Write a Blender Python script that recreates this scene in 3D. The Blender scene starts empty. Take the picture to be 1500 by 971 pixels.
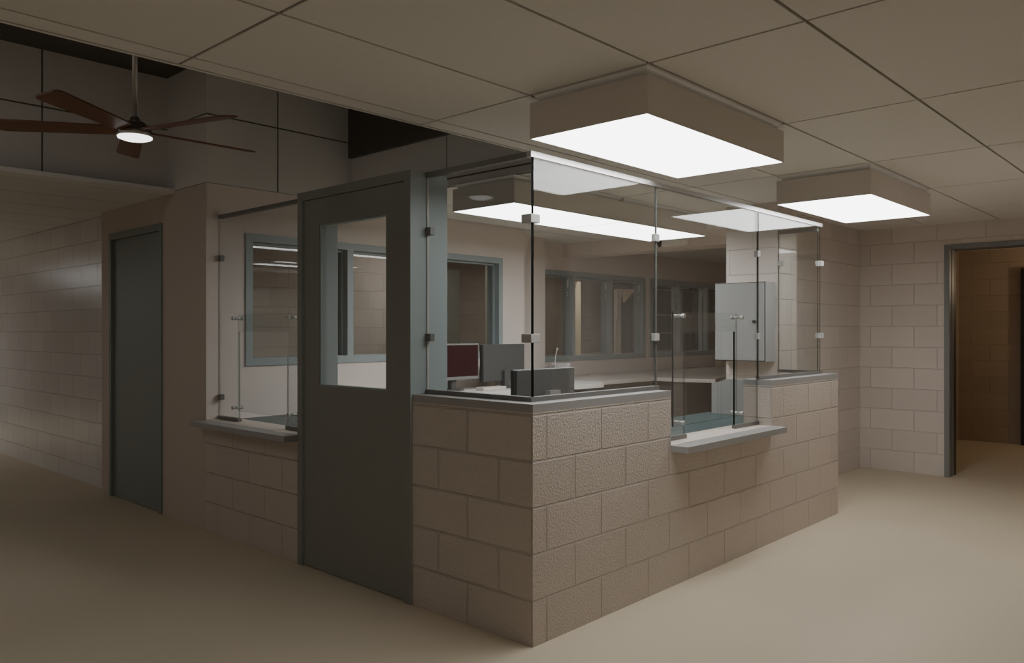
import bpy, bmesh, math, random
from mathutils import Vector, Matrix
random.seed(4)
S = bpy.context.scene
COL = S.collection

# ------------------------------------------------------------------ materials
def new_mat(name):
    m = bpy.data.materials.new(name); m.use_nodes = True
    nt = m.node_tree; nt.nodes.clear()
    out = nt.nodes.new('ShaderNodeOutputMaterial')
    return m, nt, out

def N(nt, kind, **kw):
    n = nt.nodes.new('ShaderNode' + kind)
    for k, v in kw.items():
        if k in n.inputs: n.inputs[k].default_value = v
        else: setattr(n, k, v)
    return n

def math_node(nt, op, a, b=None):
    n = nt.nodes.new('ShaderNodeMath'); n.operation = op
    for i, v in enumerate((a, b)):
        if v is None: continue
        if isinstance(v, (int, float)): n.inputs[i].default_value = v
        else: nt.links.new(v, n.inputs[i])
    return n.outputs[0]

def plain(name, col, rough=0.5, metal=0.0, var=0.06, scale=6.0, bump=0.0, bscale=200, spec=0.5):
    m, nt, out = new_mat(name)
    b = N(nt, 'BsdfPrincipled'); L = nt.links.new
    b.inputs['Roughness'].default_value = rough; b.inputs['Metallic'].default_value = metal
    b.inputs['Specular IOR Level'].default_value = spec
    tc = N(nt, 'TexCoord'); no = N(nt, 'TexNoise', Scale=scale, Detail=4.0)
    L(tc.outputs['Object'], no.inputs['Vector'])
    mx = N(nt, 'MixRGB'); mx.blend_type = 'MIX'
    mx.inputs[1].default_value = (*[c * (1 - var) for c in col], 1)
    mx.inputs[2].default_value = (*[min(1, c * (1 + var)) for c in col], 1)
    L(no.outputs['Fac'], mx.inputs[0]); L(mx.outputs[0], b.inputs['Base Color'])
    if bump:
        n2 = N(nt, 'TexNoise', Scale=bscale, Detail=3.0); L(tc.outputs['Object'], n2.inputs['Vector'])
        bp = N(nt, 'Bump', Strength=bump, Distance=0.002); L(n2.outputs['Fac'], bp.inputs['Height']); L(bp.outputs[0], b.inputs['Normal'])
    L(b.outputs[0], out.inputs[0])
    return m

def cmu(name, axis, u0, z0=0.0, row=0.2045, col=(.50, .435, .385), rough=.55, grain=.25, gscale=120, mortar=.0045, spec=.5, var=.05, dist=.004, smooth=.35, mdark=.93):
    """painted concrete block, running bond, axis = the horizontal direction of the wall ('x' or 'y')"""
    m, nt, out = new_mat(name); L = nt.links.new
    b = N(nt, 'BsdfPrincipled'); b.inputs['Roughness'].default_value = rough
    b.inputs['Specular IOR Level'].default_value = spec
    g = N(nt, 'NewGeometry'); sp = N(nt, 'SeparateXYZ'); L(g.outputs['Position'], sp.inputs[0])
    sn = N(nt, 'SeparateXYZ'); L(g.outputs['True Normal'], sn.inputs[0])
    # the horizontal coordinate runs along x on faces that look along y and the other way round
    ay = math_node(nt, 'GREATER_THAN', math_node(nt, 'ABSOLUTE', sn.outputs['Y']), .5)
    ux = math_node(nt, 'SUBTRACT', sp.outputs['X'], u0['x'] if isinstance(u0, dict) else u0)
    uy = math_node(nt, 'SUBTRACT', sp.outputs['Y'], u0['y'] if isinstance(u0, dict) else u0)
    u = math_node(nt, 'ADD', math_node(nt, 'MULTIPLY', ux, ay), math_node(nt, 'MULTIPLY', uy, math_node(nt, 'SUBTRACT', 1.0, ay)))
    v = math_node(nt, 'SUBTRACT', sp.outputs['Z'], z0)
    cb = N(nt, 'CombineXYZ'); L(u, cb.inputs[0]); L(v, cb.inputs[1])
    br = N(nt, 'TexBrick'); br.offset = .5; br.offset_frequency = 2; br.squash = 1.0
    br.inputs['Scale'].default_value = 1.0; br.inputs['Mortar Size'].default_value = mortar
    br.inputs['Mortar Smooth'].default_value = smooth; br.inputs['Bias'].default_value = 0
    br.inputs['Brick Width'].default_value = .41; br.inputs['Row Height'].default_value = row
    br.inputs['Color1'].default_value = (*[c * (1 - var) for c in col], 1)
    br.inputs['Color2'].default_value = (*[c * (1 + var) for c in col], 1)
    br.inputs['Mortar'].default_value = (*[c * mdark for c in col], 1)
    L(cb.outputs[0], br.inputs['Vector'])
    L(br.outputs['Color'], b.inputs['Base Color'])
    n1 = N(nt, 'TexNoise', Scale=gscale, Detail=3.0, Roughness=.55); L(g.outputs['Position'], n1.inputs['Vector'])
    inv = math_node(nt, 'SUBTRACT', 1.0, br.outputs['Fac'])
    h = math_node(nt, 'ADD', inv, math_node(nt, 'MULTIPLY', n1.outputs['Fac'], grain))
    bp = N(nt, 'Bump', Strength=1.0, Distance=dist); L(h, bp.inputs['Height']); L(bp.outputs[0], b.inputs['Normal'])
    L(b.outputs[0], out.inputs[0])
    return m

def glass_mat(name, tint=(.985, .995, .99), refl=1.0, ior=1.5):
    m, nt, out = new_mat(name); L = nt.links.new
    tr = N(nt, 'BsdfTransparent', Color=(*tint, 1)); gl = N(nt, 'BsdfGlossy', Roughness=0.0, Color=(refl, refl, refl, 1))
    g = N(nt, 'NewGeometry'); fr = N(nt, 'Fresnel')
    # back faces see the inverse index, so that both skins of a pane reflect like the outer one
    L(math_node(nt, 'ADD', ior, math_node(nt, 'MULTIPLY', g.outputs['Backfacing'], 1 / ior - ior)), fr.inputs['IOR'])
    mx = N(nt, 'MixShader'); L(fr.outputs[0], mx.inputs[0]); L(tr.outputs[0], mx.inputs[1]); L(gl.outputs[0], mx.inputs[2])
    L(mx.outputs[0], out.inputs[0])
    return m

def emit(name, col, strength):
    m, nt, out = new_mat(name)
    e = N(nt, 'Emission', Color=(*col, 1), Strength=strength); nt.links.new(e.outputs[0], out.inputs[0])
    return m

def brushed(name, col, rough=.3):
    m, nt, out = new_mat(name); L = nt.links.new
    b = N(nt, 'BsdfPrincipled', Metallic=1.0, Roughness=rough); b.inputs['Base Color'].default_value = (*col, 1)
    tc = N(nt, 'TexCoord'); mp = N(nt, 'Mapping'); mp.inputs['Scale'].default_value = (4, 4, 300)
    no = N(nt, 'TexNoise', Scale=3.0); L(tc.outputs['Object'], mp.inputs[0]); L(mp.outputs[0], no.inputs['Vector'])
    r = math_node(nt, 'ADD', math_node(nt, 'MULTIPLY', no.outputs['Fac'], .15), rough - .07); L(r, b.inputs['Roughness'])
    L(b.outputs[0], out.inputs[0]); return m

def wood(name):
    m, nt, out = new_mat(name); L = nt.links.new
    b = N(nt, 'BsdfPrincipled', Roughness=.45)
    tc = N(nt, 'TexCoord'); mp = N(nt, 'Mapping'); mp.inputs['Scale'].default_value = (2, 45, 8)
    no = N(nt, 'TexNoise', Scale=2.2, Detail=6.0, Distortion=.6); L(tc.outputs['Object'], mp.inputs[0]); L(mp.outputs[0], no.inputs['Vector'])
    mx = N(nt, 'MixRGB'); mx.inputs[1].default_value = (.075, .028, .013, 1); mx.inputs[2].default_value = (.17, .07, .033, 1)
    L(no.outputs['Fac'], mx.inputs[0]); L(mx.outputs[0], b.inputs['Base Color']); L(b.outputs[0], out.inputs[0]); return m

WALL = (.50, .43, .385)
M = {}
M['front_cmu'] = cmu('counter_block', 'x', {'x': .296, 'y': .209}, -.005, col=(.54, .47, .41), grain=.9, gscale=90, rough=.5, spec=.6, mortar=.0062, smooth=.6, dist=.009, var=.03)
M['back_cmu'] = cmu('hall_block', 'y', {'x': 5.0, 'y': .313}, 0.0, row=.2055, col=(.67, .605, .555), grain=.35, gscale=90, mortar=.0048, smooth=.5, dist=.0045, mdark=.92)
M['pillar_cmu'] = cmu('pillar_block', 'y', {'x': 3.25, 'y': .43}, 0.0, row=.2055, col=(.67, .60, .54), grain=.5, gscale=80, mortar=.005, smooth=.5, dist=.005, mdark=.88)
M['corridor_cmu'] = cmu('corridor_block', 'y', {'x': 0.0, 'y': .326}, -.045, col=(.66, .65, .64), mdark=.82, grain=.22, gscale=60, rough=.2, dist=.007, spec=.6)
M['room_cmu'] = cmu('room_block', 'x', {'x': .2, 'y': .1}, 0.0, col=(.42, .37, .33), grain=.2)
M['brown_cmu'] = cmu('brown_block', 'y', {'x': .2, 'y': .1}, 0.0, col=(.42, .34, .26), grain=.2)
M['wall'] = plain('painted_wall', (.50, .43, .37), .6, var=.03, bump=.15, bscale=150)
M['wall_in'] = plain('office_wall', (.73, .65, .595), .6, var=.03, bump=.12, bscale=150)
M['panel'] = plain('upper_panel', (.64, .615, .59), .65, var=.04, scale=3)
M['panel_dark'] = plain('panel_joint', (.10, .095, .085), .7)
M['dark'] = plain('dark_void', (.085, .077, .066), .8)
M['ceiling'] = plain('ceiling_tile', (.75, .735, .705), .85, var=.03, scale=40, bump=.1, bscale=300)
M['groove'] = plain('ceiling_grid', (.24, .21, .17), .7)
M['floor'] = None
M['frame'] = plain('grey_painted_steel', (.30, .345, .35), .42, var=.03)
M['frame_dark'] = plain('dark_grey_steel', (.20, .205, .20), .4, var=.03)
M['door'] = plain('grey_door_paint', (.20, .205, .185), .5, var=.03)
M['closet'] = plain('closet_door_paint', (.195, .225, .215), .5, var=.03)
M['cap'] = plain('counter_cap_laminate', (.30, .295, .285), .38, var=.03)
M['sill'] = plain('pale_sill', (.62, .55, .48), .5, var=.03)
M['glass'] = glass_mat('clear_glass', refl=.85)
M['glass_soft'] = glass_mat('soft_glass', refl=.22)
M['edge'] = plain('glass_edge', (.03, .035, .03), .3)
M['edge_black'] = plain('glass_edge_black', (.006, .006, .006), .9, spec=.05)
M['edge_grey'] = plain('glass_edge_grey', (.20, .20, .195), .5)
M['edge_pale'] = plain('glass_edge_pale', (.55, .52, .48), .3)  # pale tone drawn in for light refracted at the pane ends
M['edge_mid'] = glass_mat('glass_edge_mid', tint=(.62, .66, .63), refl=.5)
M['metal'] = brushed('brushed_aluminium', (.62, .61, .60), .32)
M['chrome'] = plain('satin_steel', (.60, .60, .59), .3, metal=.4, var=.01)
M['clampgrey'] = plain('satin_clamp', (.42, .41, .395), .35)
M['channel'] = plain('channel_grey', (.17, .165, .155), .4, metal=.3)
M['box'] = plain('fixture_housing', (.66, .615, .56), .6, var=.02)
M['tray'] = plain('tray_silver', (.97, .97, .97), .25, var=.01, spec=1.0)
M['light_bright'] = emit('corridor_glow', (1.0, 1.0, 1.0), 9.0)
M['light'] = emit('diffuser_glow', (1.0, .995, .985), 8.0)
M['fanlight'] = emit('fan_glow', (1.0, .97, .93), 3.5)
M['wood'] = wood('walnut_blade')
M['nickel'] = brushed('satin_nickel', (.50, .48, .45), .3)
M['desk'] = plain('white_laminate', (.78, .76, .73), .35, var=.015)
M['desk2'] = plain('grey_laminate', (.58, .545, .51), .4, var=.02)
M['teal'] = plain('teal_worktop', (.035, .065, .065), .4, var=.05, spec=.25)
M['brown'] = plain('dark_brown_cabinet', (.085, .07, .06), .5)
M['mon'] = plain('monitor_shell', (.070, .070, .068), .45)
M['mon_side'] = plain('monitor_side', (.03, .03, .03), .4)
M['bezel'] = plain('monitor_bezel', (.20, .20, .20), .4)
M['red'] = plain('maroon_screen', (.028, .006, .007), .4, var=.1, scale=3, spec=.25)
M['standpale'] = plain('pale_stand', (.62, .56, .50), .4)
M['cab'] = plain('cabinet_grey', (.34, .345, .34), .45, var=.006)
M['black'] = plain('black_rubber', (.012, .012, .012), .5)
M['white'] = plain('white_plastic', (.75, .74, .72), .4)
M['offwhite'] = plain('beige_plastic', (.88, .85, .80), .45)
M['cream'] = plain('cream_board', (.80, .69, .50), .6)
M['lilac'] = plain('lilac_paper', (.70, .70, .88), .6)
M['phone'] = plain('grey_phone', (.30, .29, .28), .4)
M['outside'] = plain('outside_foliage', (.025, .035, .015), .9, var=.6, scale=9)

def floor_mat():
    m, nt, out = new_mat('sealed_floor'); L = nt.links.new
    b = N(nt, 'BsdfPrincipled', Roughness=.62); b.inputs['Specular IOR Level'].default_value = .3
    g = N(nt, 'NewGeometry')
    n1 = N(nt, 'TexNoise', Scale=1.3, Detail=3.0); n2 = N(nt, 'TexNoise', Scale=60.0, Detail=4.0)
    L(g.outputs['Position'], n1.inputs['Vector']); L(g.outputs['Position'], n2.inputs['Vector'])
    f = math_node(nt, 'ADD', math_node(nt, 'MULTIPLY', n1.outputs['Fac'], .6), math_node(nt, 'MULTIPLY', n2.outputs['Fac'], .4))
    mx = N(nt, 'MixRGB'); mx.inputs[1].default_value = (.54, .46, .335, 1); mx.inputs[2].default_value = (.64, .555, .42, 1)
    L(f, mx.inputs[0]); L(mx.outputs[0], b.inputs['Base Color']); L(b.outputs[0], out.inputs[0]); return m
M['floor'] = floor_mat()

# ------------------------------------------------------------------ mesh helpers
class MB:
    def __init__(self): self.bm = bmesh.new(); self.mats = []
    def mi(self, mat):
        if mat not in self.mats: self.mats.append(mat)
        return self.mats.index(mat)
    def box(self, x0, x1, y0, y1, z0, z1, mat, bevel=0.0, segs=2):
        bm = bmesh.new()
        vs = [bm.verts.new((x, y, z)) for x in (x0, x1) for y in (y0, y1) for z in (z0, z1)]
        for f in ((0, 1, 3, 2), (4, 6, 7, 5), (0, 4, 5, 1), (2, 3, 7, 6), (0, 2, 6, 4), (1, 5, 7, 3)):
            bm.faces.new([vs[i] for i in f])
        bmesh.ops.recalc_face_normals(bm, faces=bm.faces)
        if bevel: bmesh.ops.bevel(bm, geom=bm.edges[:], offset=bevel, segments=segs, affect='EDGES', profile=.5)
        self._join(bm, mat); return self
    def _join(self, bm, mat, mtx=None, smooth=False):
        i = self.mi(mat); mp = {}
        for v in bm.verts: mp[v] = self.bm.verts.new(mtx @ v.co if mtx else v.co)
        for f in bm.faces:
            try: nf = self.bm.faces.new([mp[v] for v in f.verts])
            except ValueError: continue
            nf.material_index = i; nf.smooth = smooth or f.smooth
        bm.free()
    def prism(self, pts, d0, d1, axis, mat, side=None, bevel=0.0):
        """2-D outline pts extruded along axis from d0 to d1; other two axes in x,y,z order"""
        bm = bmesh.new()
        def P(a, b, d): return {'x': (d, a, b), 'y': (a, d, b), 'z': (a, b, d)}[axis]
        lo = [bm.verts.new(P(a, b, d0)) for a, b in pts]; hi = [bm.verts.new(P(a, b, d1)) for a, b in pts]
        caps = [bm.faces.new(lo), bm.faces.new(hi[::-1])]
        n = len(pts); sides = [bm.faces.new((lo[i], lo[(i + 1) % n], hi[(i + 1) % n], hi[i])) for i in range(n)]
        bmesh.ops.recalc_face_normals(bm, faces=bm.faces)
        if bevel: bmesh.ops.bevel(bm, geom=bm.edges[:], offset=bevel, segments=2, affect='EDGES', profile=.5)
        if side is None: self._join(bm, mat)
        else:
            mp = {v: self.bm.verts.new(v.co) for v in bm.verts}; i = self.mi(mat)
            js = [self.mi(side if isinstance(side, str) else side.get(k, side['*'])) for k in range(n)]
            for f in caps: self.bm.faces.new([mp[v] for v in f.verts]).material_index = i
            for k, f in enumerate(sides): self.bm.faces.new([mp[v] for v in f.verts]).material_index = js[k]
            bm.free()
        return self
    def cyl(self, p, q, r, mat, r2=None, n=24, smooth=True):
        p, q = Vector(p), Vector(q); d = q - p
        bm = bmesh.new()
        bmesh.ops.create_cone(bm, cap_ends=True, segments=n, radius1=r, radius2=r if r2 is None else r2, depth=d.length)
        for f in bm.faces: f.smooth = smooth and len(f.verts) == 4
        mt = Matrix.Translation((p + q) / 2) @ d.to_track_quat('Z', 'Y').to_matrix().to_4x4()
        self._join(bm, mat, mt); return self
    def lathe(self, prof, c, mat, n=40, axis='z'):
        """prof = [(r, h)], revolved about a line through c"""
        bm = bmesh.new(); rings = []
        def P(r, h, a):
            x, y = r * math.cos(a), r * math.sin(a)
            return {'z': (x, y, h), 'x': (h, x, y), 'y': (x, h, y)}[axis]
        for r, h in prof:
            rings.append([bm.verts.new(P(0, h, 0))] if r < 1e-6 else [bm.verts.new(P(r, h, 2 * math.pi * k / n)) for k in range(n)])
        for a, b in zip(rings, rings[1:]):
            for k in range(n):
                q = [a[k % len(a)], a[(k + 1) % len(a)], b[(k + 1) % len(b)], b[k % len(b)]]
                u = []
                for v in q:
                    if v not in u: u.append(v)
                if len(u) > 2: f = bm.faces.new(u); f.smooth = True
        bmesh.ops.recalc_face_normals(bm, faces=bm.faces)
        self._join(bm, mat, Matrix.Translation(c)); return self
    def tube(self, pts, r, mat, n=12):
        pts = [Vector(p) for p in pts]; bm = bmesh.new(); rings = []
        for i, p in enumerate(pts):
            t = (pts[min(i + 1, len(pts) - 1)] - pts[max(i - 1, 0)]).normalized()
            a = t.cross(Vector((.3, .5, .81))).normalized(); b = t.cross(a)
            rings.append([bm.verts.new(p + r * (math.cos(2 * math.pi * k / n) * a + math.sin(2 * math.pi * k / n) * b)) for k in range(n)])
        for a, b in zip(rings, rings[1:]):
            for k in range(n): f = bm.faces.new((a[k], a[(k + 1) % n], b[(k + 1) % n], b[k])); f.smooth = True
        bm.faces.new(rings[0]); bm.faces.new(rings[-1]); bmesh.ops.recalc_face_normals(bm, faces=bm.faces)
        self._join(bm, mat); return self
    def build(self, name, parent=None, **props):
        me = bpy.data.meshes.new(name); self.bm.to_mesh(me); self.bm.free()
        for m in self.mats: me.materials.append(M[m])
        o = bpy.data.objects.new(name, me); COL.objects.link(o)
        if parent:
            o.parent = parent; o.matrix_parent_inverse = Matrix.Translation(-parent.location)
        for k, v in props.items(): o[k] = v
        return o

def recenter(o, p):
    """put the origin of a mesh at p"""
    p = Vector(p); o.data.transform(Matrix.Translation(-p)); o.location = p; return o

def thing(name, label, cat, loc, group=None, kind=None):
    o = bpy.data.objects.new(name, None); COL.objects.link(o); o.location = loc; o.empty_display_size = .1
    o['label'] = label; o['category'] = cat
    if group: o['group'] = group
    if kind: o['kind'] = kind
    return o

def B(*a, **k): return MB().box(*a, **k)
STR = dict(kind='structure')
def struct(mb, name, label, cat): return mb.build(name, kind='structure', label=label, category=cat)

CZ = 2.415; VZ = 3.29
# ------------------------------------------------------------------ floor, ceilings
struct(B(-7, 13, -7, 15, -.05, 0, 'floor'), 'floor', 'smooth beige sealed floor across the hall and corridor', 'floor')

def tiled_ceiling(cells, xs, ys, name, label, hole=()):
    """lay-in panels with recessed joints; cells is a list of (x0,x1,y0,y1) regions"""
    mb = MB(); g = .0068
    for (x0, x1, y0, y1) in cells:
        cx = [x0] + [x for x in xs if x0 + .03 < x < x1 - .03] + [x1]; cy = [y0] + [y for y in ys if y0 + .03 < y < y1 - .03] + [y1]
        for a, b in zip(cx, cx[1:]):
            for c, d in zip(cy, cy[1:]):
                mb.box(a + (g if a > x0 else 0), b - (g if b < x1 else 0), c + (g if c > y0 else 0), d - (g if d < y1 else 0), CZ, CZ + .012, 'ceiling')
        mb.box(x0, x1, y0, y1, CZ + .007, CZ + .03, 'groove')
    return struct(mb, name, label, 'ceiling')
GX = [-.033 + 1.2185 * k for k in range(-6, 11)]; GY = [-.012 + .6095 * k for k in range(-12, 24)]
tiled_ceiling([(-7, 5.757, -7, .704), (1.24, 10, .704, 3.75)], GX, GY, 'ceiling', 'low taupe panel ceiling with dark joints over the counter')
mb = MB(); mb.box(-7, 1.24, .721, .735, CZ, CZ + .06, 'ceiling'); mb.box(-7, 1.24, .704, .722, CZ + .006, CZ + .03, 'groove')
mb.box(-7, 1.24, .735, .76, CZ + .01, VZ, 'panel'); struct(mb, 'trim_1', 'thin edge strip where the low ceiling stops at the raised well', 'trim')
tiled_ceiling([(-7, -.001, 3.545, 4.957), (-7, .07, 4.957, 15)], [], [3.70 + .6095 * k for k in range(0, 18)], 'ceiling_corridor', 'dim low panel ceiling of the corridor at far left')
struct(B(-7, -.001, 3.535, 3.5445, CZ, CZ + .03, 'ceiling'), 'trim_6', 'edge strip of the corridor ceiling under the upper wall', 'trim')
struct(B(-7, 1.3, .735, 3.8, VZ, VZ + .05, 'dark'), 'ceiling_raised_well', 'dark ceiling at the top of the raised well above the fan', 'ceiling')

def panel_wall(name, label, axis, p, thick, a0, a1, z0, z1, vj, hj):
    """panelled wall: axis = along direction, face at p looking to -axis-normal"""
    mb = MB(); g = .006
    va = [a0] + vj + [a1]; ha = [z0] + hj + [z1]
    for a, b in zip(va, va[1:]):
        for c, d in zip(ha, ha[1:]):
            A = (a + (g if a != a0 else 0), b - (g if b != a1 else 0)); C = (c + (g if c != z0 else .004), d - (g if d != z1 else 0))
            if axis == 'x': mb.box(*A, p, p + .02, *C, 'panel')
            else: mb.box(p, p + .02, *A, *C, 'panel')
    if axis == 'x': mb.box(a0 + .03, a1, p + .012, p + thick, z0, z1, 'panel_dark')
    else: mb.box(p + .012, p + thick, a0 + .03, a1, z0, z1, 'panel_dark')
    return struct(mb, name, label, 'wall')
panel_wall('wall_upper_left', 'grey panelled upper wall behind the ceiling fan', 'x', 3.666, .12, -7, 0.01, 2.43, VZ, [-4.5, -2.06, -.845], [2.905])
panel_wall('wall_upper_return', 'narrow upper wall return above the closet door', 'y', 0.0, .2, 3.0655, 3.665, 2.43, VZ, [], [2.915])
panel_wall('wall_upper_back', 'grey panelled upper wall right of the fan', 'x', 3.045, .15, 0.0, 1.24, 2.43, VZ, [.56], [2.915])
panel_wall('wall_upper_right', 'dark upper wall above the office glass', 'y', 1.228, .1, .735, 3.05, 2.42, VZ, [1.905], [2.477])
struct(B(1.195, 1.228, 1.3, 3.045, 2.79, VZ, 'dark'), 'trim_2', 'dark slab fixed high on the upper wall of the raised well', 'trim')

# ------------------------------------------------------------------ room walls
mb = MB().box(0, .2, 3.045, 3.755, 0, 2.43, 'wall').box(0, .2, 4.757, 4.957, 0, 2.43, 'wall').box(0, .2, 3.755, 4.757, 2.20, 2.43, 'wall')
struct(mb, 'wall_closet', 'brown painted wall around the closet door', 'wall')
struct(B(.07, .27, 4.957, 15, 0, CZ + .02, 'corridor_cmu'), 'wall_corridor', 'glossy grey block wall along the corridor at far left', 'wall')
struct(B(5.757, 5.957, -.165, .63, 0, CZ, 'back_cmu').box(5.757, 5.957, -1.265, -.165, 2.211, CZ, 'back_cmu').box(5.757, 5.957, -1.65, -1.265, 0, CZ, 'back_cmu'),
       'wall_right', 'taupe block wall at right around the open doorway', 'wall')
struct(B(3.765, 5.76, .62, .82, 0, CZ, 'back_cmu'), 'wall_hall', 'taupe block wall running from the pillar to the far corner', 'wall')
struct(B(3.41, 3.766, .43, .874, 0, CZ, 'pillar_cmu'), 'wall_pillar', 'pale block pillar behind the counter carrying the metal cabinet', 'wall')
struct(B(2.55, 5.957, -1.85, -1.65, 0, CZ, 'back_cmu'), 'wall_front', 'block wall of the hall opposite the counter, beyond the frame', 'wall')
# office back wall with window 1
W1 = dict(x0=.292, x1=3.0, z0=1.137, z1=2.102)
def hole_wall(mb, x0, x1, y0, y1, z1, hx0, hx1, hz0, hz1, mat):
    mb.box(x0, hx0, y0, y1, 0, z1, mat); mb.box(hx1, x1, y0, y1, 0, z1, mat)
    mb.box(hx0, hx1, y0, y1, 0, hz0, mat); mb.box(hx0, hx1, y0, y1, hz1, z1, mat)
mb = MB(); hole_wall(mb, 0.2, 3.323, 3.045, 3.21, CZ + .015, .30, 2.99, 1.145, 2.095, 'wall_in'); 
mb.box(0.0005, .2, 3.0445, 3.05, 0, 2.43, 'wall_in')
struct(mb, 'wall_back', 'pale office wall with the long window behind the door', 'wall')
struct(B(3.36, 4.06, 3.40, 3.60, 0, CZ, 'wall_in').box(3.324, 3.36, 3.19, 3.60, 0, CZ, 'wall_in'), 'wall_back_step', 'narrow set back strip of office wall left of the far windows', 'wall')
# far office wall with two windows
mb = MB(); Y3 = 3.61
hole_wall(mb, 3.95, 6.41, Y3, 3.76, CZ, 4.065, 6.345, 1.045, 2.095, 'wall_in'); hole_wall(mb, 6.41, 10, Y3, 3.76, CZ, 6.478, 8.79, 1.045, 2.095, 'wall_in')
struct(mb, 'wall_back_far', 'dim office wall with the far windows behind the front glass', 'wall')
struct(B(9.4, 9.6, .62, 3.7, 0, CZ, 'wall_in'), 'wall_office_end', 'end wall of the office beyond the pillar', 'wall')
struct(B(4.63, 4.93, .82, Y3, 2.258, CZ, 'wall_in'), 'trim_3', 'dropped beam across the office ceiling carrying the emergency light', 'beam')

# ------------------------------------------------------------------ half walls of the counter
mb = MB()
mb.prism([(0, 0), (3.514, 0), (3.514, 1.03), (2.375, 1.03), (2.375, .768), (1.135, .768), (1.135, 1.03), (0, 1.03)], 0, .2, 'y', 'front_cmu')
struct(mb, 'wall_counter_front', 'rough tan block half wall of the counter facing right with a service notch', 'half wall')
mb = MB(); mb.box(0, .2, .2, .817, 0, 1.03, 'front_cmu')
struct(mb, 'wall_counter_side', 'smooth brown block half wall between the glazed door and the counter corner', 'half wall')
struct(B(0, .2, 1.863, 3.0445, 0, .768, 'front_cmu'), 'wall_counter_left', 'low brown block wall below the left service window', 'half wall')

mb = MB(); mb.prism([(0, 0), (1.135, 0), (1.135, .2), (.2, .2), (.2, .817), (0, .817)], 1.03, 1.067, 'z', 'cap')
o = mb.build('counter_cap', label='grey counter cap wrapping the front corner of the block half wall', category='counter cap')
mb = B(2.375, 3.514, 0, .2, 1.03, 1.067, 'cap')
o = mb.build('counter_cap', label='grey counter cap on the right block half wall beside the pillar', category='counter cap')
def ledge(name, label, bx, slab):
    t = thing(name, label, 'ledge', (bx[0], bx[2], .7))
    MB().box(*bx, 'cap', bevel=.002).build('ledge_board', t)
    MB().box(*slab, 'sill').build('sill_top', t)
ledge('service_ledge', 'grey service ledge projecting from the front notch of the counter', (1.132, 2.372, -.107, 0, .733, .770), (1.136, 2.374, 0.0, .2, .768, .7705))
ledge('service_ledge', 'dark grey service ledge under the left window, beside the glazed door', (-.102, 0, 1.865, 3.088, .733, .770), (0.0, .2, 1.864, 3.044, .768, .7705))

# ------------------------------------------------------------------ doors
# closet door (flush steel door at left)
t = thing('door_1', 'plain grey green steel closet door in the brown wall at left', 'door', (0, 4.25, 0), kind='structure')
mb = MB(); mb.prism([(3.747, 0), (3.747, 2.212), (4.765, 2.212), (4.765, 0), (4.722, 0), (4.722, 2.158), (3.79, 2.158), (3.79, 0)], -.012, .12, 'x', 'closet'); mb.build('door_frame', t)
B(.012, .055, 3.792, 4.720, .006, 2.156, 'closet').build('door_leaf', t)
# glazed door
t = thing('door_2', 'tall grey door with a large vision pane between the service window and counter corner', 'door', (.12, 1.34, 0), kind='structure')
y0, y1, zt, fw = .817, 1.863, 2.212, .05
mb = MB(); mb.prism([(y0, 0), (y0, zt), (y1, zt), (y1, 0), (y1 - fw, 0), (y1 - fw, zt - fw), (y0 + fw, zt - fw), (y0 + fw, 0)], -.012, .24, 'x', 'frame', bevel=.0015)
fr = mb.build('door_frame', t)
# the room side of the frame reads darker olive: a thin face plate
mb = MB(); mb.prism([(y0 + .001, 0), (y0 + .001, zt - .001), (y1 - .001, zt - .001), (y1 - .001, 0), (y1 - fw, 0), (y1 - fw, zt - fw), (y0 + fw, zt - fw), (y0 + fw, 0)], -.0135, -.0122, 'x', 'door'); mb.build('frame_face', t)
mb = MB()
a0, a1, b1 = y0 + fw + .003, y1 - fw - .003, zt - fw - .003
g0, g1, h0, h1 = 1.03, 1.65, 1.075, 2.005
mb.box(.0, .045, a0, g0, .006, b1, 'door').box(.0, .045, g1, a1, .006, b1, 'door').box(.0, .045, g0, g1, .006, h0, 'door').box(.0, .045, g0, g1, h1, b1, 'door')
leaf = mb.build('door_leaf', t)
mb = MB()
for q in ((g0, g0 + .008, h0, h1), (g1 - .008, g1, h0, h1), (g0 + .008, g1 - .008, h0, h0 + .008), (g0 + .008, g1 - .008, h1 - .008, h1)):
    mb.box(.004, .041, q[0], q[1], q[2], q[3], 'frame')
mb.build('glazing_bead', leaf)
MB().prism([(g0, h0), (g1, h0), (g1, h1), (g0, h1)], .02, .026, 'x', 'glass').build('door_pane', leaf)
# right doorway
t = thing('door_3', 'open doorway with dark grey steel frame in the right block wall', 'doorway', (5.8, -.7, 0), kind='structure')
mb = MB(); A, Bq = -.163, -1.267
for (d0, d1, w) in ((5.742, 5.80, .045), (5.80, 5.83, .030), (5.83, 5.90, .045), (5.90, 5.97, .045)):
    mb.prism([(A, 0), (A, 2.213), (Bq, 2.213), (Bq, 0), (Bq + w, 0), (Bq + w, 2.213 - w), (A - w, 2.213 - w), (A - w, 0)], d0, d1, 'x', 'frame_dark' if d0 < 5.9 else 'black')
mb.build('door_frame', t)
# room beyond the right doorway
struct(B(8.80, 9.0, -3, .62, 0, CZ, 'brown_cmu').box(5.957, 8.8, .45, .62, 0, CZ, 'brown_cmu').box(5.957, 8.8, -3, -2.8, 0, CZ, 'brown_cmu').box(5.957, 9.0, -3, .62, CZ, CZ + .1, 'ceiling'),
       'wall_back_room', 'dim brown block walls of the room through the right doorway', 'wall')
struct(B(8.72, 8.80, -1.3, -.245, 0, 2.16, 'black'), 'door_4', 'dark steel door at the far side of the room through the doorway', 'door')

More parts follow.
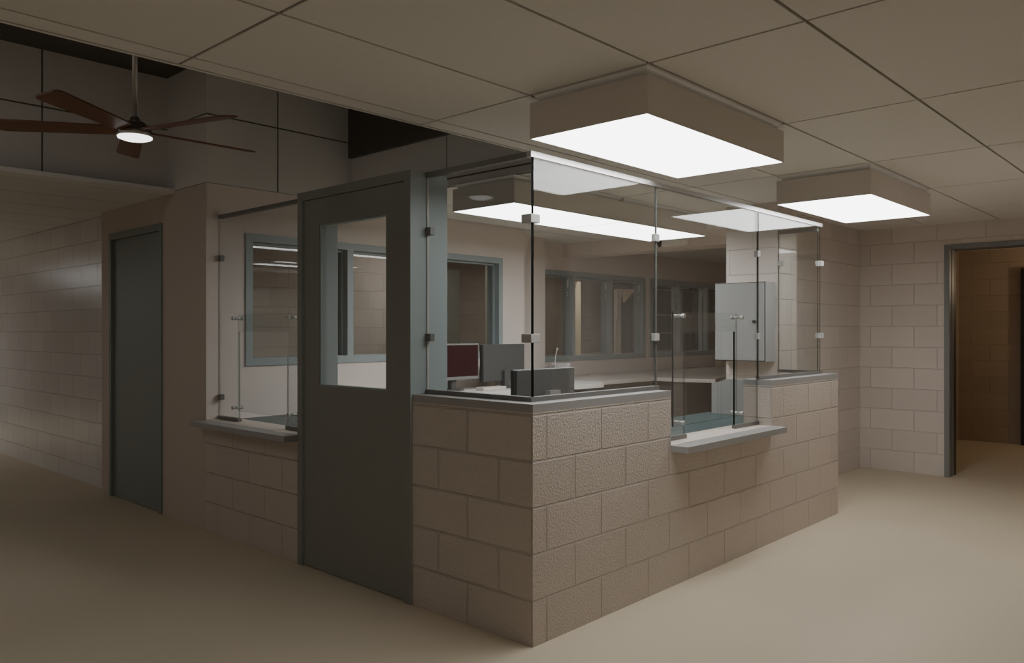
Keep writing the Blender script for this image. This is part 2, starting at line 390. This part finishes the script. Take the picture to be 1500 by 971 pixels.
# ------------------------------------------------------------------ windows
def window(name, label, xs, y, z0, z1, fw, depth, glass_y, latches):
    """xs = list of (x0,x1) lites; frame fills everything else"""
    t = thing(name, label, 'window', ((xs[0][0] + xs[-1][1]) / 2, y, z0), kind='structure')
    X0, X1 = xs[0][0] - fw, xs[-1][1] + fw
    mb = MB(); f = y - .012
    mb.box(X0, X1, f, y + depth, z0, z0 + fw + .004, 'frame'); mb.box(X0, X1, f, y + depth, z1 - fw, z1, 'frame')
    ed = [X0] + [v for l in xs for v in l] + [X1]
    for a, b in zip(ed[::2], ed[1::2]):
        mb.box(a, b, f, y + depth, z0 + fw + .004, z1 - fw, 'frame')
    # inner stops
    for a, b in xs:
        mb.box(a, b, glass_y - .03, glass_y - .005, z1 - fw - .018, z1 - fw, 'frame'); mb.box(b - .015, b, glass_y - .03, glass_y - .005, z0 + fw + .004, z1 - fw - .018, 'frame')
    mb.build('window_frame', t)
    for a, b in xs:
        MB().box(a, b, glass_y, glass_y + .006, z0 + fw, z1 - fw, 'glass').build('window_pane', t)
        if latches:
            m2 = MB().box(b - .006, b - .0005, y + .045, y + .062, z1 - fw - .13, z1 - fw - .04, 'white', bevel=.002)
            for q in (.19, .225): m2.cyl((b - .006, y + .054, z1 - fw - q), (b - .0005, y + .054, z1 - fw - q), .007, 'white', n=12)
            m2.build('window_latch', t)
    return t
window('window_1', 'long blue grey framed office window behind the glazed door', [(.350, 1.181), (1.238, 2.05), (2.107, 2.909 + .036)], 3.045, 1.137, 2.102, .055, .15, 3.125, False)
window('window_2', 'grey framed three lite window left of the glass joint on the far wall', [(4.12, 4.784), (4.846, 5.552), (5.60, 6.29)], Y3, 1.038, 2.102, .062, .13, 3.70, True)
window('window_3', 'grey framed three lite window partly behind the metal cabinet', [(6.523, 7.222), (7.281, 7.974), (8.039, 8.73)], Y3, 1.038, 2.102, .062, .13, 3.70, True)
# rooms behind the windows
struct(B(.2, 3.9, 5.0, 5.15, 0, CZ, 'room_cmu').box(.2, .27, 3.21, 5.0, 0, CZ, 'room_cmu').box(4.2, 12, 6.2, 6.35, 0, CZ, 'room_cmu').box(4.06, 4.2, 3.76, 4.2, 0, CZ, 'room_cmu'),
       'wall_inner_rooms', 'brown block walls of the rooms seen through the office windows', 'wall')
struct(B(.2, 12, 3.76, 6.35, CZ, CZ + .05, 'ceiling').box(.2, 3.3, 3.21, 3.76, CZ, CZ + .05, 'ceiling'), 'ceiling_inner_rooms', 'ceiling of the rooms behind the office windows', 'ceiling')
struct(B(3.9, 4.30, 5.02, 5.06, 0, 2.16, 'door'), 'door_5', 'grey door in the room behind the long office window', 'door')
struct(B(11.9, 12, 3.76, 6.2, 0, CZ, 'outside'), 'window_4', 'dark greenery outside at the end of the inner corridor', 'window')

# ------------------------------------------------------------------ glass screens
GT = .006
def pane(name, pts, p, axis, parent, side='edge', g='glass'):
    return MB().prism(pts, p - GT, p + GT, axis, g, side=side).build(name, parent)
def clamp(parent, x0, x1, y0, y1, zc, mat='clampgrey'):
    return B(x0, x1, y0, y1, zc - .02, zc + .02, mat, bevel=.002).build('glass_clamp', parent)
ZR0, ZR1 = 2.184, 2.21
def standoff(parent, p, q):
    d = (Vector(q) - Vector(p)).normalized(); p = Vector(p); q = Vector(q)
    mb = MB().cyl(p, q, .0095, 'chrome', n=20).cyl(p, p + d * .012, .013, 'chrome', n=24).cyl(q - d * .012, q, .013, 'chrome', n=24)
    return mb.build('standoff', parent)
# front run
t = thing('glass_screen', 'clear frameless glass screen along the front of the counter under a bright metal rail', 'glass screen', (1.76, .1, 1.067))
pane('glass_pane', [(.112, 1.075), (1.134, 1.075), (1.134, 2.19), (.112, 2.19)], .1, 'y', t, {3: 'edge_black', '*': 'edge_mid'})
c0, c1, cz = 1.438, 2.046, 1.388
pane('glass_pane', [(1.140, .776), (c0, .776), (c0, cz), (c1, cz), (c1, .776), (2.366, .776), (2.366, 2.19), (1.140, 2.19)], .1, 'y', t, {3: 'edge_black', 7: 'edge_grey', '*': 'edge_mid'})
pane('glass_pane', [(2.378, 1.075), (3.414, 1.075), (3.414, 2.19), (2.378, 2.19)], .1, 'y', t, {3: 'edge', '*': 'edge_mid'})
B(.086, 3.434, .086, .114, ZR0, ZR1, 'metal').build('top_rail', t)
B(.086, 1.156, .086, .114, 1.067, 1.089, 'channel').build('base_channel', t)
B(2.378, 3.434, .086, .114, 1.067, 1.089, 'channel').build('base_channel', t)
B(1.138, 1.446, .086, .114, .7705, .794, 'channel').build('base_channel', t)
B(2.043, 2.372, .086, .114, .7705, .794, 'channel').build('base_channel', t)
for z in (1.905, 1.357):
    clamp(t, 1.117, 1.157, .086, .114, z); clamp(t, 2.352, 2.392, .086, .114, z)
sh = pane('pass_through_shield', [(1.395, .835), (2.175, .835), (2.175, 1.505), (1.395, 1.505)], .15, 'y', t, {3: 'edge_black', '*': 'edge_mid'})
for x in (1.415, 2.135):
    for z in (1.478, .862): standoff(sh, (x, .082, z), (x, .163, z))
# side run at the corner
t = thing('glass_screen', 'narrow clear glass screen between the glazed door and the counter corner', 'glass screen', (.1, .45, 1.067))
pane('glass_pane', [(.094, 1.075), (.811, 1.075), (.811, 2.19), (.094, 2.19)], .1, 'x', t, {3: 'edge_black', 1: 'edge_pale', '*': 'edge_mid'}, 'glass_soft')
B(.086, .114, .115, .815, ZR0, ZR1, 'channel').build('top_rail', t)
B(.086, .114, .115, .815, 1.067, 1.089, 'channel').build('base_channel', t)
for z in (1.905, 1.357):
    clamp(t, .085, .115, .776, .816, z, 'channel')  # darker grey than the front clamps, the shade is in their colour
    B(.083, .145, .083, .145, z - .02, z + .02, 'clampgrey', bevel=.002).build('corner_clamp', t)
# left service window
t = thing('glass_screen', 'clear glass screen of the left service window between pale wall and glazed door', 'glass screen', (.1, 2.45, .77))
d0, d1 = 2.153, 2.765
pane('glass_pane', [(1.870, .776), (d0, .776), (d0, cz), (d1, cz), (d1, .776), (3.040, .776), (3.040, 2.19), (1.870, 2.19)], .1, 'x', t, {1: 'edge_pale', 5: 'edge_pale', '*': 'edge_mid'}, 'glass_soft')
B(.086, .114, 1.866, 3.043, ZR0, ZR1, 'channel').build('top_rail', t)
B(.086, .114, 2.758, 3.043, .7705, .794, 'channel').build('base_channel', t)
B(.086, .114, 1.866, 2.160, .7705, .794, 'channel').build('base_channel', t)
for z in (1.905, .925): clamp(t, .085, .115, 3.003, 3.043, z, 'channel')  # same darkened clamps, shade of the left side put into the grey
sh = pane('pass_through_shield', [(2.108, .835), (2.87, .835), (2.87, 1.505), (2.108, 1.505)], .15, 'x', t, {3: 'edge', 1: 'edge_pale', '*': 'edge_mid'}, 'glass_soft')
for y in (2.128, 2.835):
    for z in (1.478, .862): standoff(sh, (.082, y, z), (.163, y, z))
# right return
t = thing('glass_screen', 'short clear glass return at the right end, clamped to the block pillar', 'glass screen', (3.42, .27, 1.067))
pane('glass_pane', [(.118, 1.075), (.426, 1.075), (.426, 2.19), (.118, 2.19)], 3.42, 'x', t, 'edge')
B(3.406, 3.434, .115, .429, ZR0 - .03, ZR0, 'channel').build('top_rail', t)
B(3.406, 3.434, .115, .429, 1.067, 1.089, 'channel').build('base_channel', t)
clamp(t, 3.405, 3.435, .389, .429, 1.925)
for z in (1.905, 1.357): B(3.395, 3.442, .078, .125, z - .02, z + .02, 'clampgrey', bevel=.002).build('corner_clamp', t)

# ------------------------------------------------------------------ ceiling lights
def fixture(label, x0, y0, lx=1.2192, ly=.606, z0=2.229, z1=2.384, glow='light'):
    t = thing('light_fixture', label, 'ceiling light', (x0 + lx / 2, y0 + ly / 2, CZ), 'boxed ceiling light fixtures')
    mb = MB(); w = .004
    mb.box(x0, x0 + w, y0, y0 + ly, z0, z1, 'box'); mb.box(x0 + lx - w, x0 + lx, y0, y0 + ly, z0, z1, 'box')
    mb.box(x0 + w, x0 + lx - w, y0, y0 + w, z0, z1, 'box'); mb.box(x0 + w, x0 + lx - w, y0 + ly - w, y0 + ly, z0, z1, 'box')
    mb.box(x0 + w, x0 + lx - w, y0 + w, y0 + ly - w, z1 - .01, z1, 'box'); mb.build('housing', t)
    B(x0 + w, x0 + lx - w, y0 + w, y0 + ly - w, z0 + .001, z0 + .004, glow).build('diffuser', t)
    mb = MB(); e = .002
    for zA, zB, i0, i1 in ((z1, CZ - .001, .034, e),):
        q0 = [(x0 + i0, y0 + i0), (x0 + lx - i0, y0 + i0), (x0 + lx - i0, y0 + ly - i0), (x0 + i0, y0 + ly - i0)]
        q1 = [(x0 + i1, y0 + i1), (x0 + lx - i1 - .02, y0 + i1), (x0 + lx - i1 - .02, y0 + ly - i1 - .02), (x0 + i1, y0 + ly - i1 - .02)]
        bm = bmesh.new(); a = [bm.verts.new((*q, zA)) for q in q0]; b = [bm.verts.new((*q, zB)) for q in q1]
        bm.faces.new(a); bm.faces.new(b)
        for k in range(4): bm.faces.new((a[k], a[(k + 1) % 4], b[(k + 1) % 4], b[k]))
        bmesh.ops.recalc_face_normals(bm, faces=bm.faces); mb._join(bm, 'tray')
    mb.build('mounting_tray', t)
    return t
fixture('largest boxed ceiling light, hanging just outside the front counter glass', -.02, -.606)
fixture('smaller looking boxed ceiling light at right, over the hall before the block wall', 2.446, -.606)
fixture('boxed ceiling light inside the office behind the glass, left half of the pair', 1.195, 1.215, lx=1.245, ly=.59)
fixture('boxed ceiling light inside the office behind the glass, right half of the pair', 2.440, 1.215, lx=1.245, ly=.59)
struct(B(-3.4, -3.2, 4.2, 15, 0, CZ, 'back_cmu').box(-3.2, .07, 14.8, 15, 0, CZ, 'back_cmu'), 'wall_corridor_far', 'corridor walls beyond the left edge', 'wall')
# lights of the corridor and hall beyond the frame
fixture('boxed ceiling light at the far end of the corridor beyond the left edge', -2.6, 9.8, glow='light_bright')

# ------------------------------------------------------------------ ceiling fan
hx, hy, hz = -1.065, 1.592, 2.334
t = thing('ceiling_fan', 'five blade ceiling fan with dark wood blades and a lit round lamp', 'ceiling fan', (hx, hy, VZ))
MB().cyl((hx, hy, hz + .07), (hx, hy, VZ - .05), .012, 'nickel').build('downrod', t)
MB().lathe([(0, VZ), (.065, VZ), (.06, VZ - .03), (.03, VZ - .06), (0, VZ - .06)], (hx, hy, 0), 'nickel').build('canopy', t)
MB().lathe([(0, .075), (.020, .075), (.024, .058), (.042, .052), (.055, .040), (.060, .018), (.078, .012), (.081, -.016), (.078, -.018), (0, -.018)], (hx, hy, hz), 'nickel').build('motor_housing', t)
MB().lathe([(.077, -.0185), (.076, -.024), (.055, -.032), (0, -.036)], (hx, hy, hz), 'fanlight').build('lamp_disc', t)
def blade(ang):
    mb = MB(); n = 14; pts_t = []
    L0, L1 = .075, .605
    out = [(L0, .034), (.10, .044), (.2, .048), (.35, .052), (.5, .056), (.580, .057), (.598, .050), (L1, .036)]
    pts = [(x, w) for x, w in out] + [(x, -w) for x, w in out[::-1]]
    bm = bmesh.new(); th = .004
    lo = [bm.verts.new((x, y, -th)) for x, y in pts]; hi = [bm.verts.new((x, y, th)) for x, y in pts]
    bm.faces.new(lo[::-1]); bm.faces.new(hi)
    for i in range(len(pts)): bm.faces.new((lo[i], lo[(i + 1) % len(pts)], hi[(i + 1) % len(pts)], hi[i]))
    bmesh.ops.recalc_face_normals(bm, faces=bm.faces)
    mb._join(bm, 'wood')
    o = mb.build('fan_blade', t)
    o.matrix_parent_inverse = Matrix.Translation(-t.location)
    o.location = (hx, hy, hz + .012); o.rotation_euler = (math.radians(12), 0, 0)
    o.rotation_mode = 'XYZ'
    o.rotation_euler = (Matrix.Rotation(ang, 3, 'Z') @ Matrix.Rotation(math.radians(12), 3, 'X')).to_euler()
for k in range(5): blade(math.radians(-.3 + 72 * k))

# ------------------------------------------------------------------ office furniture
t = thing('office_desk', 'white office desk along the back wall under the two monitors', 'desk', (2.4, 2.75, 0))
MB().prism([(1.0, 2.44), (3.84, 2.44), (4.05, 2.62), (4.05, 3.39), (3.37, 3.39), (3.37, 3.035), (1.0, 3.035)], .83, .87, 'z', 'desk', bevel=.002).build('desktop', t)
for x in (1.05, 3.3): B(x, x + .04, 2.5, 3.0, 0, .83, 'desk2').build('side_panel', t)
B(1.09, 3.3, 2.95, 2.97, .1, .83, 'brown').build('modesty_panel', t)
t = thing('office_desk', 'grey topped corner desk under the far windows with dark drawers', 'desk', (5.3, 3.1, 0))
MB().prism([(4.052, 2.65), (5.08, 2.64), (5.085, 2.27), (5.20, 1.95), (5.75, 2.15), (7.0, 2.30), (8.8, 2.6), (8.8, 3.60), (4.052, 3.60)], .83, .87, 'z', 'desk2', bevel=.002).build('desktop', t)
B(4.10, 5.2, 2.74, 2.76, 0, .83, 'brown').build('front_panel', t)
B(5.2, 5.7, 2.30, 2.9, 0, .83, 'brown').build('pedestal', t)
for z0, z1 in ((.06, .28), (.30, .52), (.54, .80)): B(5.185, 5.2, 2.33, 2.87, z0, z1, 'brown', bevel=.003).build('drawer', t)
B(5.3, 7.4, 2.9, 2.92, 0, .83, 'brown').build('front_panel', t)
mb = B(8.20, 8.40, 3.46, 3.59, .8705, 1.0, 'cream', bevel=.004)
mb.build('document_box', label='small cream box on the corner desk beneath the metal cabinet', category='box')
# inner service counters
t = thing('service_counter', 'dark teal worktop inside the front service notch', 'worktop', (1.6, .5, 0))
MB().box(.22, 2.98, .205, .80, .73, .76, 'teal', bevel=.002).build('worktop', t)
for x in (.3, 1.5, 2.85): B(x, x + .03, .23, .75, 0, .73, 'brown').build('side_panel', t)
t = thing('service_counter', 'dark teal worktop inside the left service window', 'worktop', (.5, 2.4, 0))
MB().box(.205, .78, 1.90, 2.43, .73, .76, 'teal', bevel=.002).box(.205, .90, 2.43, 3.04, .73, .76, 'teal').build('worktop', t)
B(.25, .75, 1.95, 1.98, 0, .73, 'brown').build('side_panel', t); B(.25, .75, 2.95, 2.98, 0, .73, 'brown').build('side_panel', t)
mb = MB(); mb.prism([(.205, .7605), (.738, .7605), (.738, .993), (.68, 1.003), (.61, 1.028), (.205, 1.028)], 2.92, 2.955, 'x', 'cab')
mb.build('divider_panel', label='grey divider panel with clipped corner at the right end of the teal worktop', category='divider')

def monitor(name, label, x0, x1, y, z0, z1, facing, screen, deskz, th=.045):
    """facing -1: the screen looks to -y (the viewer), +1: its back is toward the viewer"""
    t = thing(name, label, 'monitor', ((x0 + x1) / 2, y, deskz)); xm = (x0 + x1) / 2
    mb = MB()
    if facing < 0: mb.box(x0, x1, y, y + th, z0, z1, 'bezel', bevel=.006)
    else:
        mb.box(x0, x1, y + .010, y + th, z0, z1, 'mon_side', bevel=.01, segs=3); mb.box(x0 + .008, x1 - .002, y, y + .012, z0 + .004, z1 - .002, 'mon', bevel=.003)
    mb.build('shell', t)
    if facing < 0: B(x0 + .014, x1 - .014, y - .0015, y + .002, z0 + .03, z1 - .014, screen).build('screen', t)
    else: B(x0 + .02, x1 - .02, y + th - .001, y + th + .0015, z0 + .03, z1 - .02, 'mon_side').build('screen', t)
    yb = y + .06 if facing < 0 else y - .035
    B(xm - .03, xm + .03, min(yb, y + .03), max(yb + .02, y + .02), deskz + .012, z0 + .1, 'mon').build('stand_neck', t)
    mb = MB(); n = 20
    mb.prism([(xm + .12 * math.cos(2 * math.pi * k / n), yb + .09 * math.sin(2 * math.pi * k / n)) for k in range(n)], deskz + .0005, deskz + .014, 'z', 'mon'); mb.build('stand_base', t)
    return t
monitor('computer_monitor', 'computer monitor with a maroon screen on the white desk', 1.84, 2.39, 2.75, .965, 1.283, -1, 'red', .87)
monitor('computer_monitor', 'dark monitor seen from behind, right of the maroon screen', 2.43, 2.99, 2.74, .93, 1.272, 1, None, .87)
t = monitor('computer_monitor', 'dark monitor back just inside the front glass corner', .542, 1.053, .60, .83, 1.179, 1, None, .76)
mb = MB(); mb.prism([(.775, .99), (.885, .99), (.872, 1.057), (.785, 1.057)], .56, .60, 'y', 'phone'); mb.build('rear_handle', t)
# pale items on the white desk
MB().box(2.28, 2.57, 2.58, 2.68, .8705, .90, 'standpale', bevel=.008).build('paper_tray', label='pale low tray on the white desk in front of the maroon screen', category='tray')
MB().box(2.72, 3.05, 2.86, 2.98, .8705, .945, 'standpale', bevel=.008).build('paper_tray', label='pale tray on the white desk behind the dark monitor', category='tray')
MB().box(2.83, 2.99, 2.50, 2.60, .8705, .8725, 'lilac').build('note_sheet', label='lilac sheet of paper on the white desk near the front glass', category='paper')
# desk telephone with gooseneck microphone
t = thing('desk_intercom', 'grey desk intercom with a thin gooseneck microphone below the far window', 'intercom', (3.95, 3.2, .87))
mb = MB(); mb.prism([(3.05, .8705), (3.25, .8705), (3.25, 1.0), (3.19, 1.03), (3.05, .92)], 3.87, 4.00, 'x', 'phone', bevel=.004); mb.build('base', t)
mb = MB(); mb.box(3.985, 4.045, 3.03, 3.24, .985, 1.05, 'white', bevel=.008); mb.build('handset', t)
st = MB().tube([(3.89, 3.1, .93), (3.875, 3.1, 1.0), (3.875, 3.1, 1.08), (3.885, 3.1, 1.14), (3.905, 3.1, 1.19)], .005, 'white').build('microphone_stem', t)
MB().lathe([(0, -.012), (.010, -.010), (.012, 0), (.010, .012), (0, .016)], (3.909, 3.1, 1.20), 'white', n=16).build('microphone_head', st)

# ------------------------------------------------------------------ wall cabinet and emergency light
t = thing('wall_cabinet', 'grey metal wall cabinet hung on the block pillar', 'cabinet', (3.41, .66, 1.15))
B(3.238, 3.41, .45, .881, 1.152, 1.777, 'cab', bevel=.003).build('cabinet_body', t)
d = B(3.222, 3.236, .458, .873, 1.160, 1.769, 'cab', bevel=.002).build('cabinet_door', t)
B(3.2350, 3.2382, .4515, .8795, 1.1535, 1.7755, 'black').build('door_gasket', t)
MB().cyl((3.208, .536, 1.465), (3.224, .536, 1.465), .013, 'black').build('lock_knob', d)
t = thing('emergency_light', 'white two head emergency light mounted on the office ceiling beam', 'emergency light', (4.63, 2.1, 2.27))
MB().box(4.565, 4.63, 1.99, 2.225, 2.275, 2.36, 'offwhite', bevel=.006).build('battery_case', t)
MB().lathe([(0, -.04), (.03, -.04), (.046, .0), (.046, .025), (.04, .028), (0, .02)], (4.56, 1.955, 2.315), 'offwhite', axis='x').build('lamp_head', t)
MB().cyl((4.56, 2.26, 2.355), (4.56, 2.245, 2.272), .044, 'mon_side', r2=.008).build('lamp_head', t)

# ------------------------------------------------------------------ things seen through the far windows
struct(B(4.86, 12, 5.98, 6.19, 0, 1.02, 'room_cmu'), 'wall_inner_low', 'low wall below the outside windows of the inner corridor', 'wall')
mb = MB(); mb.prism([(7.23, .0), (7.39, .0), (7.39, 2.18), (7.30, 2.177), (7.23, 1.984)], 5.5, 5.54, 'y', 'cream'); struct(mb, 'sunlit_shape', 'cream shape standing for a sunlit reveal seen through the far left window', 'trim')  # sunlight on a reveal put into the cream colour and slanted outline
mb = MB(); mb.prism([(8.585, 2.106), (8.928, 2.119), (8.601, 1.884)], 5.5, 5.54, 'y', 'cream'); mb.prism([(8.378, 1.6), (8.40, 1.6), (8.553, 2.114), (8.378, 2.107)], 5.5, 5.54, 'y', 'standpale')  # pale triangle and strip draw sunlight and its diagonal shadow edge
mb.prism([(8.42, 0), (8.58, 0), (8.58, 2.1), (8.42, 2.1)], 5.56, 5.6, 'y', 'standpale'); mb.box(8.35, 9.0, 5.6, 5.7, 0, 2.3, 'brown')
struct(mb, 'sunlit_reveal', 'pale reveal with a slanted sunlight patch shaped in cream in the inner corridor', 'trim')
t = thing('window_5', 'dark outside window with pale bars at the back of the inner corridor', 'window', (9.5, 5.6, 0), kind='structure')
mb = MB()
for x in (9.25, 9.62, 10.35, 11.1): mb.box(x, x + .09, 5.6, 5.66, 1.0, 2.2, 'frame_dark')
for z in (1.02, 1.35, 1.68, 2.14): mb.box(9.25, 11.2, 5.605, 5.65, z, z + .025, 'frame_dark')
mb.build('window_frame', t); B(9.25, 11.2, 5.66, 5.67, 1.0, 2.2, 'outside').build('window_pane', t)

# ------------------------------------------------------------------ lights and camera
def lamp(kind, name, loc, energy, col=(1, 1, 1), size=.2, rot=(0, 0, 0), size_y=None):
    d = bpy.data.lights.new(name, kind); d.energy = energy; d.color = col
    if kind == 'AREA':
        d.size = size
        if size_y: d.shape = 'RECTANGLE'; d.size_y = size_y
    else: d.shadow_soft_size = size
    o = bpy.data.objects.new(name, d); COL.objects.link(o); o.location = loc; o.rotation_euler = rot; return o
lamp('AREA', 'well_fill', (-3.4, 2.2, 3.27), 9, (1, .95, .9), 2.0, size_y=1.2)  # unseen area light added to brighten the upper panels of the well
lamp('POINT', 'warm_lamp', (8.2, -1.2, 2.0), 7, (1, .74, .48), .08)
lamp('AREA', 'inner_room_fill', (3.3, 4.3, 2.40), 7, (1, .93, .85), 1.2, size_y=.6)  # added fill that lifts the dark room behind the long window
lamp('AREA', 'inner_corridor_fill', (7.0, 4.9, 2.40), 7, (1, .93, .82), 1.2, size_y=.6)  # added fill that brightens the cream shapes behind the far windows

w = bpy.data.worlds.new('World'); S.world = w; w.use_nodes = True
w.node_tree.nodes['Background'].inputs[0].default_value = (.80, .71, .60, 1); w.node_tree.nodes['Background'].inputs[1].default_value = .15

A = math.radians(42.9)
cam = bpy.data.cameras.new('camera'); co = bpy.data.objects.new('camera', cam); COL.objects.link(co); S.camera = co
cam.sensor_fit = 'HORIZONTAL'; cam.sensor_width = 36; cam.lens = 28.0; cam.clip_start = .05
co.location = (-2.62394, -2.31312, 1.388)
fwd = Vector((math.cos(A), math.sin(A), 0)); co.rotation_euler = fwd.to_track_quat('-Z', 'Y').to_euler()

S.view_settings.view_transform = 'AgX'; S.view_settings.look = 'AgX - Medium Low Contrast'; S.view_settings.exposure = 0.42; S.view_settings.gamma = 1.0
c = S.cycles
c.max_bounces = 10; c.diffuse_bounces = 5; c.glossy_bounces = 5; c.transmission_bounces = 6; c.transparent_max_bounces = 24
c.caustics_reflective = False; c.caustics_refractive = False; c.use_denoising = True; c.sample_clamp_indirect = 4.0
